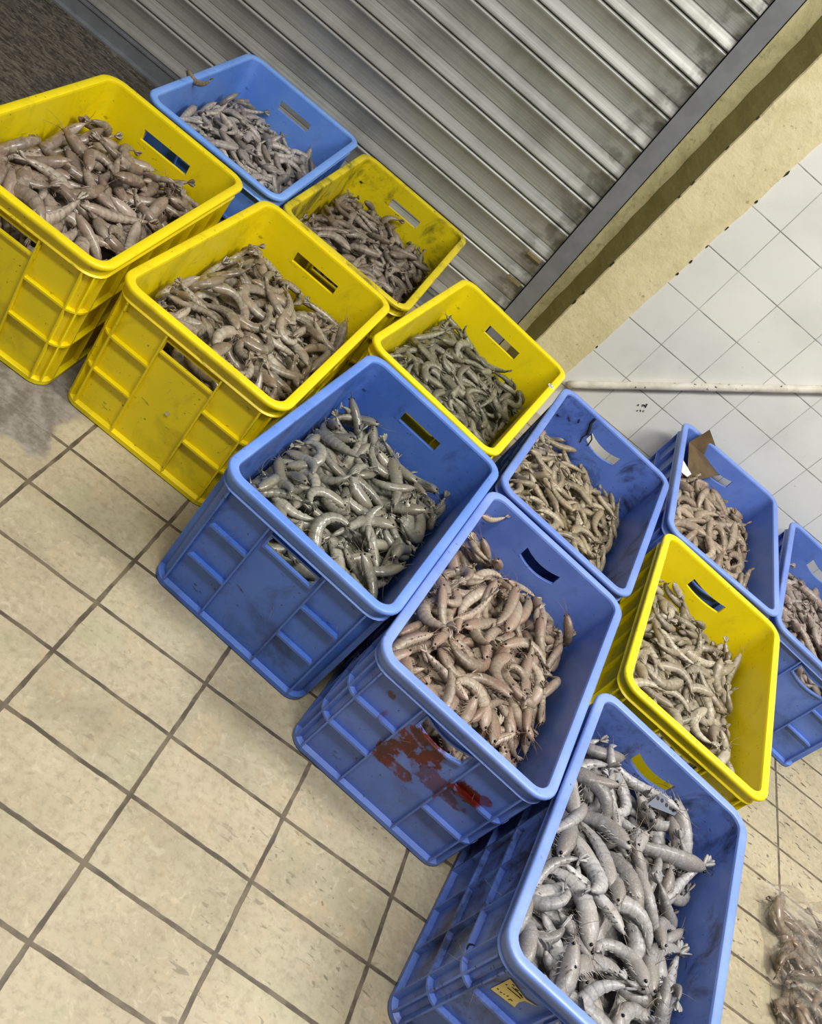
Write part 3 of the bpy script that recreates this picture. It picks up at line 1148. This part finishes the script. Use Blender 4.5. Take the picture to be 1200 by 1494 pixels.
n_ind = 0
BUDGET = 300
cand = []
for k in CRATES:
    lst, (gx, gy, base) = HEAPS[k]
    rm = rootm(k)
    # body of the heap under the visible layer
    step = 3
    bx, by = gx[::step], gy[::step]
    bb = base[::step, ::step]
    V = [(bx[i], by[j], bb[i, j] + .004 * math.sin(i * 2.1 + j) * math.cos(j * 1.7)) for i in range(len(bx)) for j in range(len(by))]
    m = len(by)
    Fc = [(i * m + j, (i + 1) * m + j, (i + 1) * m + j + 1, i * m + j + 1) for i in range(len(bx) - 1) for j in range(m - 1)]
    V = np.array(V) @ rm[0].T + rm[1]
    stuff_add(k, V, Fc, np.full(len(V), .6), np.full(len(V), .9), np.full(len(V), .05), .2)
    for rec in lst:
        var, L, M, off, vis, tone = rec
        w = off @ rm[0].T + rm[1]
        px, py = project(w)
        inside = bool(-60 < px < 1260 and -60 < py < 1554)
        if vis < 2 or not (-160 < px < 1400 and -160 < py < 1720):
            if k in INDIVIDUAL or vis < 2:
                if vis < 2:
                    continue
        if k in INDIVIDUAL:
            d = np.linalg.norm(w - CAMP)
            cand.append((inside, vis * L * L / d ** 2, k, rec, rm))
        else:
            add_to_stuff(k, rm, var, L, M, off, tone)
cand.sort(key=lambda q: (-q[0], -q[1]))
order = {'C9': 0, 'C7': 1, 'C6': 2}
for n_, (inside, _, k, rec, rm) in enumerate(cand):
    var, L, M, off, vis, tone = rec
    if n_ >= BUDGET or not inside:
        add_to_stuff(k, rm, var, L, M, off, tone)
        continue
    body, tail, legs, ant, eyes = individual_meshes(k)[var]
    o = bpy.data.objects.new('shrimp', body)
    Mw = rm[0] @ M
    loc = off @ rm[0].T + rm[1]
    o.matrix_world = Matrix(((*(Mw[0] * L), loc[0]), (*(Mw[1] * L), loc[1]), (*(Mw[2] * L), loc[2]), (0, 0, 0, 1)))
    COL.objects.link(o)
    tag(o, LAB[k][0], 'shrimp', LAB[k][1])
    for nm, me in (('tail_fan', tail), ('legs', legs), ('antennae', ant), ('eye', eyes[0]), ('eye', eyes[1])):
        c_ = bpy.data.objects.new(nm, me)
        c_.parent = o
        COL.objects.link(c_)
    n_ind += 1
print('individual shrimp', n_ind, 'candidates', len(cand))

# ------------------------------------------------------------------ plastic bag of shrimp at bottom right
BAG_X0, BAG_X1, BAG_Y0, BAG_Y1 = 1.52, 2.05, 1.18, 1.66
bg = np.random.default_rng(5)


def bag_top(u, v):                   # u, v in -1..1
    e = max(0.0, (1 - abs(u) ** 2.6)) ** .36 * max(0.0, (1 - abs(v) ** 3.0)) ** .42
    return .100 * e


bag_c = np.array([1.790, 1.410, 0.0])
bag_rot = .16
bag_R = np.array([[math.cos(bag_rot), -math.sin(bag_rot), 0], [math.sin(bag_rot), math.cos(bag_rot), 0], [0, 0, 1.]])
bag_hx, bag_hy = .275, .255
for layer in range(3):
    for q in range(110):
        u, v_ = bg.uniform(-.93, .93), bg.uniform(-.9, .80)
        zmax = bag_top(u, v_)
        z = zmax * (.24 + .24 * layer)
        if z < .012:
            continue
        yaw = bg.uniform(0, 6.28)
        N = np.array([bg.normal(0, .15), bg.normal(0, .15), 1.])
        N /= np.linalg.norm(N)
        ax = np.array([math.cos(yaw), math.sin(yaw), 0])
        ax -= N * (ax @ N)
        ax /= np.linalg.norm(ax)
        M = np.stack([ax, np.cross(N, ax), N], 1)
        add_to_stuff('BAG', (bag_R, bag_c), int(bg.integers(0, 6)), .115 * bg.uniform(.85, 1.15), M, np.array([u * bag_hx, v_ * bag_hy, z]), bg.random() * .6)

# --- one object for every shrimp beyond the individual ones
allV, allL, tot, fcnt = [], [], [], []
al_, bd_, be_, tn_, mi_ = [], [], [], [], []
base_i = 0
keys = list(STUFF)
for mk, k in enumerate(keys):
    for (V, Fc, al, bd, be, tone) in STUFF[k]:
        allV.append(np.asarray(V, np.float32))
        for q in Fc:
            fcnt.append(len(q))
            allL.extend([i + base_i for i in q])
        mi_.extend([mk] * len(Fc))
        base_i += len(V)
        al_.append(al)
        bd_.append(bd)
        be_.append(be)
        tn_.append(np.full(len(V), tone))
VV = np.concatenate(allV)
me = bpy.data.meshes.new('shrimp_heap')
me.vertices.add(len(VV))
me.vertices.foreach_set('co', VV.ravel())
me.loops.add(len(allL))
me.loops.foreach_set('vertex_index', np.array(allL, np.int32))
fc = np.array(fcnt, np.int32)
me.polygons.add(len(fc))
me.polygons.foreach_set('loop_start', np.concatenate([[0], np.cumsum(fc)[:-1]]).astype(np.int32))
me.polygons.foreach_set('loop_total', fc)
for k in keys:
    a, b, dark, pale, head = PAL[k]
    me.materials.append(shrimp_mat('shrimp_heap_' + str(keys.index(k)), a, b, dark, pale, head, True, *((.34, .2) if k in ('C1', 'C3', 'BAG') else (.46, .08))))
me.polygons.foreach_set('material_index', np.array(mi_, np.int32))
me.polygons.foreach_set('use_smooth', np.ones(len(fc), bool))
for nm, arr in (('along', al_), ('band', bd_), ('belly', be_), ('tone', tn_)):
    at = me.attributes.new(nm, 'FLOAT', 'POINT')
    at.data.foreach_set('value', np.concatenate(arr).astype(np.float32))
me.update(calc_edges=True)
me.validate()
heap = bpy.data.objects.new('shrimp', me)
COL.objects.link(heap)
tag(heap, 'mass of smaller raw grey-brown shrimp filling the yellow crates, rear blue crates and clear bag', 'shrimp', kind='stuff')
print('stuff verts', len(VV))

# bag skin
t = NT('clear_plastic_film')
tr = t.n('ShaderNodeBsdfTransparent')
tr.inputs[0].default_value = (.96, .95, .93, 1)
O = t.obj()
t.bump(t.noise(O, 26, 4, .6, 1.2), .9, .02)
t.out(lin('#d9d2c4'), .12, spec=.6)
mx = t.n('ShaderNodeMixShader')
fres = t.n('ShaderNodeLayerWeight')
fres.inputs[0].default_value = .35
fold = t.sstep(t.noise(t.mapping(O, (9, 22, 20), (0, 0, .6)), 1.0, 3, .6, 1.6), .56, .70)
fac = t.math('ADD', t.math('MULTIPLY_ADD', fres.outputs['Facing'], .50, .05), t.math('MULTIPLY', fold, .26), clamp=True)
t.put(mx.inputs[0], fac)
t.t.links.new(tr.outputs[0], mx.inputs[1])
t.t.links.new(t.b.outputs[0], mx.inputs[2])
t.t.links.new(mx.outputs[0], t.t.nodes['Material Output'].inputs[0])
MAT_FILM = t.m
n1, n2 = 56, 56
V, Fc = [], []
for lay in (1, 0):
    for i in range(n1 + 1):
        for j in range(n2 + 1):
            u, v_ = i / n1 * 2 - 1, j / n2 * 2 - 1
            zt_ = bag_top(u, v_)
            x_, y_ = u * bag_hx * 1.03, v_ * bag_hy * 1.04
            wr = .006 * math.sin(u * 19 + 3 * math.sin(v_ * 6)) * math.cos(v_ * 15 + 2 * u) + .004 * math.sin(v_ * 33 + u * 21)
            if lay:
                z_ = zt_ * 1.06 + .006 + wr * min(1, zt_ / .03) + (.004 if zt_ < .01 else 0)
                if v_ > .8:
                    z_ += .018 * (v_ - .8) / .2 * (1 + .7 * math.sin(u * 23))
            else:
                z_ = .0025
            V.append(bag_R @ np.array([x_ + .004 * math.sin(v_ * 17), y_ + .006 * math.sin(u * 13) * (v_ > .5), z_]) + bag_c)
k1 = (n1 + 1) * (n2 + 1)
for lay in (0, 1):
    for i in range(n1):
        for j in range(n2):
            q = [lay * k1 + i * (n2 + 1) + j, lay * k1 + (i + 1) * (n2 + 1) + j, lay * k1 + (i + 1) * (n2 + 1) + j + 1, lay * k1 + i * (n2 + 1) + j + 1]
            Fc.append(tuple(q if lay == 0 else q[::-1]))
bag = mesh_obj('plastic_bag', [p - bag_c for p in V], Fc, MAT_FILM, None, True)
bag.location = bag_c
tag(bag, 'clear plastic bag packed with brownish shrimp lying on the floor at right', 'bag')


# ------------------------------------------------------------------ small things
def local(k, u, v_, z):
    rm = rootm(k)
    return np.array([u, v_, z]) @ rm[0].T + rm[1]


def inner_far(k):
    return HY - .0215


# brown cardboard leaning in the far corner of the crate by the tiled wall
yaw = CRATES['C11'][2]
rm11 = rootm('C11')
H11 = CRATES['C11'][3]


def plane11(px, py, axis, val):
    o_ = rm11[0].T @ (CAMP - rm11[1])
    d_ = rm11[0].T @ ray(px, py)
    return rm11[0] @ (o_ + d_ * ((val - o_[axis]) / d_[axis])) + rm11[1]


MAT_PAPER = plain('white_paper', '#e8e6df', .7, 0, .05, 50)


def sheet(name, pts, mat, th=.0012):
    """thin solid from a list of 3-D points"""
    P = [np.asarray(p, float) for p in pts]
    nrm = np.cross(P[1] - P[0], P[2] - P[0])
    nrm /= np.linalg.norm(nrm)
    c = sum(P) / len(P)
    n_ = len(P)
    V = [p - c for p in P] + [p - c - nrm * th for p in P]
    Fc = [tuple(range(n_)), tuple(range(2 * n_ - 1, n_ - 1, -1))] + [(k, k + n_, (k + 1) % n_ + n_, (k + 1) % n_) for k in range(n_)]
    o = mesh_obj(name, V, Fc, mat)
    o.location = c
    fix_normals(o)
    return o


card = sheet('cardboard_piece', [plane11(1036, 627, 1, HY - .026), plane11(1006, 645, 1, HY - .050), on_z(1003, 702, .262), on_z(1059, 690, .268)], plain('brown_cardboard', '#5f4d32', .85, 0, .22, 18), .004)
tag(card, 'brown cardboard piece leaning in the corner of a blue crate by the tiled wall', 'cardboard')
zp = CRATES['C11'][3] * .86
o = sheet('paper_scrap', [on_z(996, 670, zp), on_z(1009, 692, zp + .006), on_z(1003, 696, zp + .004), on_z(993, 688, zp - .004)], MAT_PAPER)
tag(o, 'small white paper scrap on the shrimp beside the brown cardboard', 'paper')

# perforated grey plastic tag in the nearest crate
zt = CRATES['C9'][3] * .80
MAT_TAG = plain('grey_clear_plastic', '#626675', .5)
P = [on_z(964, 1157, zt + .012), on_z(993, 1180, zt + .004), on_z(984, 1190, zt - .002), on_z(943, 1174, zt)]
tg_ = empty('plastic_tag', tuple(sum(P) / 4))
tag(tg_, 'grey plastic tag with dark holes in the nearest blue crate', 'tag')
o = sheet('plate', P, MAT_TAG)
o.parent = tg_
o.location = (0, 0, 0)
nz = np.cross(P[1] - P[0], P[2] - P[0])
nz /= np.linalg.norm(nz)
if nz[2] < 0:
    nz = -nz
mb = MB()
for (px, py) in ((960, 1164.5), (966, 1168), (972.5, 1174.5), (978.5, 1179)):
    d = ray(px, py)
    tt = ((P[0] - CAMP) @ nz) / (d @ nz)
    q = CAMP + d * tt - sum(P) / 4
    mb.tube([q - nz * .0016, q + nz * .0016], .0040, 10)
mb.build('hole', plain('dark_hole', '#15151c', .6), tg_)

# torn yellow label, a part of the nearest crate
MAT_LABEL = plain('yellow_label_paper', '#e6cf7d', .65, 0, .08, 30)
MAT_INK = plain('dark_label_ink', '#2f2a20', .7)
kx, ky, kyaw = CRATES['C9'][:3]
rm9 = rootm('C9')
yface = -(HY - .0186)


def front9(px, py, lift=0.0):
    """pixel to a point on the near face of the nearest crate, in the crate's own frame"""
    o_ = rm9[0].T @ (CAMP - rm9[1])
    d_ = rm9[0].T @ ray(px, py)
    tt = (yface - lift - o_[1]) / d_[1]
    return o_ + d_ * tt


o = sheet('paper_label', [front9(*q, .0016) for q in ((717, 1442), (745, 1427.5), (768, 1457), (785, 1468), (766, 1459.5), (757, 1462), (751.5, 1468.5))], MAT_LABEL, .001)
o.parent = ROOT['C9']
lab_o = o
mb = MB()
for pts in (((741, 1441), (760, 1457)), ((747, 1440), (762, 1453)), ((752, 1442.5), (757, 1446)), ((726, 1442), (728, 1444)), ((730, 1447), (733, 1449)), ((735, 1450), (737, 1451)), ((740, 1453.5), (742.5, 1453)),
            ((742, 1458.5), (745.5, 1458), (748, 1460.5)), ((738, 1436.5), (740.5, 1437)), ((748, 1436), (751, 1439)), ((758, 1450), (763, 1456))):
    mb.tube([front9(*q, .0030) for q in pts], .0007, 5)
io = mb.build('lettering', MAT_INK, lab_o)
io.matrix_parent_inverse = Matrix.Translation(-Vector(lab_o.location))

# round white sticker on the rim of the yellow crate by the shutter rail
H5 = CRATES['C5'][3]
rm5 = rootm('C5')


def rim5(px, py, z):
    return rm5[0].T @ (on_z(px, py, z) - rm5[1])


c5 = rim5(804.5, 563.5, H5 + .0008)
mb = MB()
mb.tube([c5 - np.array([0, 0, .0007]), c5 + np.array([0, 0, .0007])], .0092, 20)
st = mb.build('sticker', MAT_PAPER, ROOT['C5'])
st['label'] = 'round white sticker with a dark curved mark'
mb = MB()
pts = [c5 + np.array([.0052 * math.cos(a), .0052 * math.sin(a), .0011]) for a in [math.radians(q) for q in range(100, 331, 23)]]
mb.tube(pts, .0011, 6)
mb.tube([c5 + np.array([.0045, .0035, .0011]), c5 + np.array([.0052, .0028, .0011])], .0012, 6)
mb.build('sticker_mark', plain('grey_ink', '#4a4a44', .6), st)

# bolt head on the front of the ribbed yellow crate
rm3 = rootm('C3')
o_ = rm3[0].T @ (CAMP - rm3[1])
d_ = rm3[0].T @ ray(245, 603)
q = o_ + d_ * ((-(HY - .0185) - o_[1]) / d_[1])
mb = MB()
mb.tube([q + np.array([0, .001, 0]), q - np.array([0, .0035, 0])], .0042, 12)
mb.build('bolt', MAT_STEEL, ROOT['C3'])

# dark strap stuck to the inside of the grimy crate, left of its handle slot
rm8 = rootm('C8')


def far8(px, py, lift):
    o_ = rm8[0].T @ (CAMP - rm8[1])
    d_ = rm8[0].T @ ray(px, py)
    tt = ((HY - .0212 - lift) - o_[1]) / d_[1]
    return o_ + d_ * tt


mb = MB()
for pts, r_ in (((869, 611), (863, 617), (861, 626), (858, 633)), .0042), (((863, 633), (864, 641), (858, 650)), .0022), (((858, 633), (850, 638), (847, 645)), .0020), (((846, 612), (844.5, 617)), .0022), (((830, 608), (832, 615)), .0012):
    mb.tube([far8(*q, .0006) for q in pts], r_, 6)
s8 = mb.build('black_strap', plain('black_rubber', '#20242a', .55), ROOT['C8'])

# shrimp caught on the rim of the light blue crate
MAT_CLIP = shrimp_mat('dried_shrimp', '#8a7a62', '#77684f', '#2d2619', '#b5a98f', '#5e4c33', False)
S = HI[2]
V, Fc, al, bd, be = S.body
me2 = to_mesh('shrimp', V, Fc, MAT_CLIP, dict(along=al, band=bd, belly=be))
so = bpy.data.objects.new('shrimp', me2)
COL.objects.link(so)
H2 = CRATES['C2'][3]
p_ = on_z(288, 116, H2 + .004)
so.location = p_
so.scale = (.085,) * 3
so.rotation_euler = (math.radians(80), math.radians(8), math.radians(-20))
tag(so, 'small dried brown shrimp hanging over the rim of the light blue crate', 'shrimp')
v_, f_ = S.tail
c_ = bpy.data.objects.new('tail_fan', to_mesh('tail_fan', v_, f_, MAT_CLIP, dict(along=[.9] * len(v_), band=[.3] * len(v_), belly=[.3] * len(v_))))
c_.parent = so
COL.objects.link(c_)

# shrimp stuck high in the far corner of the red-stained crate
body, tail, legs, ant, eyes = individual_meshes('C7')[1]
o = bpy.data.objects.new('shrimp', body)
COL.objects.link(o)
H7 = CRATES['C7'][3]
o.location = local('C7', -.150, .262, H7 - .030)
o.scale = (.075,) * 3
o.rotation_euler = (math.radians(70), math.radians(15), math.radians(35))
tag(o, 'single small shrimp stuck high in the far corner of the red-stained blue crate', 'shrimp')
for nm, me_ in (('tail_fan', tail), ('legs', legs)):
    c_ = bpy.data.objects.new(nm, me_)
    c_.parent = o
    COL.objects.link(c_)

# ------------------------------------------------------------------ light
w_ = bpy.data.worlds.new('world')
sc.world = w_
w_.use_nodes = True
nt = w_.node_tree
bgn = nt.nodes['Background']
tc = nt.nodes.new('ShaderNodeTexCoord')
sx_ = nt.nodes.new('ShaderNodeSeparateXYZ')
nt.links.new(tc.outputs['Generated'], sx_.inputs[0])
rp_ = nt.nodes.new('ShaderNodeValToRGB')
rp_.color_ramp.elements[0].position = .30
rp_.color_ramp.elements[0].color = (.25, .25, .25, 1)
rp_.color_ramp.elements[1].position = .85
rp_.color_ramp.elements[1].color = (1.0, 1.0, .98, 1)
nt.links.new(sx_.outputs[2], rp_.inputs[0])
nt.links.new(rp_.outputs[0], bgn.inputs[0])
bgn.inputs[1].default_value = .32


def area(name, loc, rot, sx, sy, power, col=(1, .98, .94)):
    l = bpy.data.lights.new(name, 'AREA')
    l.shape = 'RECTANGLE'
    l.size, l.size_y = sx, sy
    l.energy = power
    l.color = col
    o = bpy.data.objects.new(name, l)
    o.location = loc
    o.rotation_euler = rot
    COL.objects.link(o)
    return o


area('ceiling_lamp', (1.9, 1.3, 3.1), (0, 0, .2), 1.3, .3, 86)
area('ceiling_lamp', (.3, .3, 3.1), (0, 0, 0), 1.3, .3, 66)

sc.view_settings.view_transform = 'Standard'
sc.view_settings.look = 'None'
sc.view_settings.exposure = 0.22
sc.view_settings.gamma = 1.0
sc.view_settings.use_curve_mapping = False
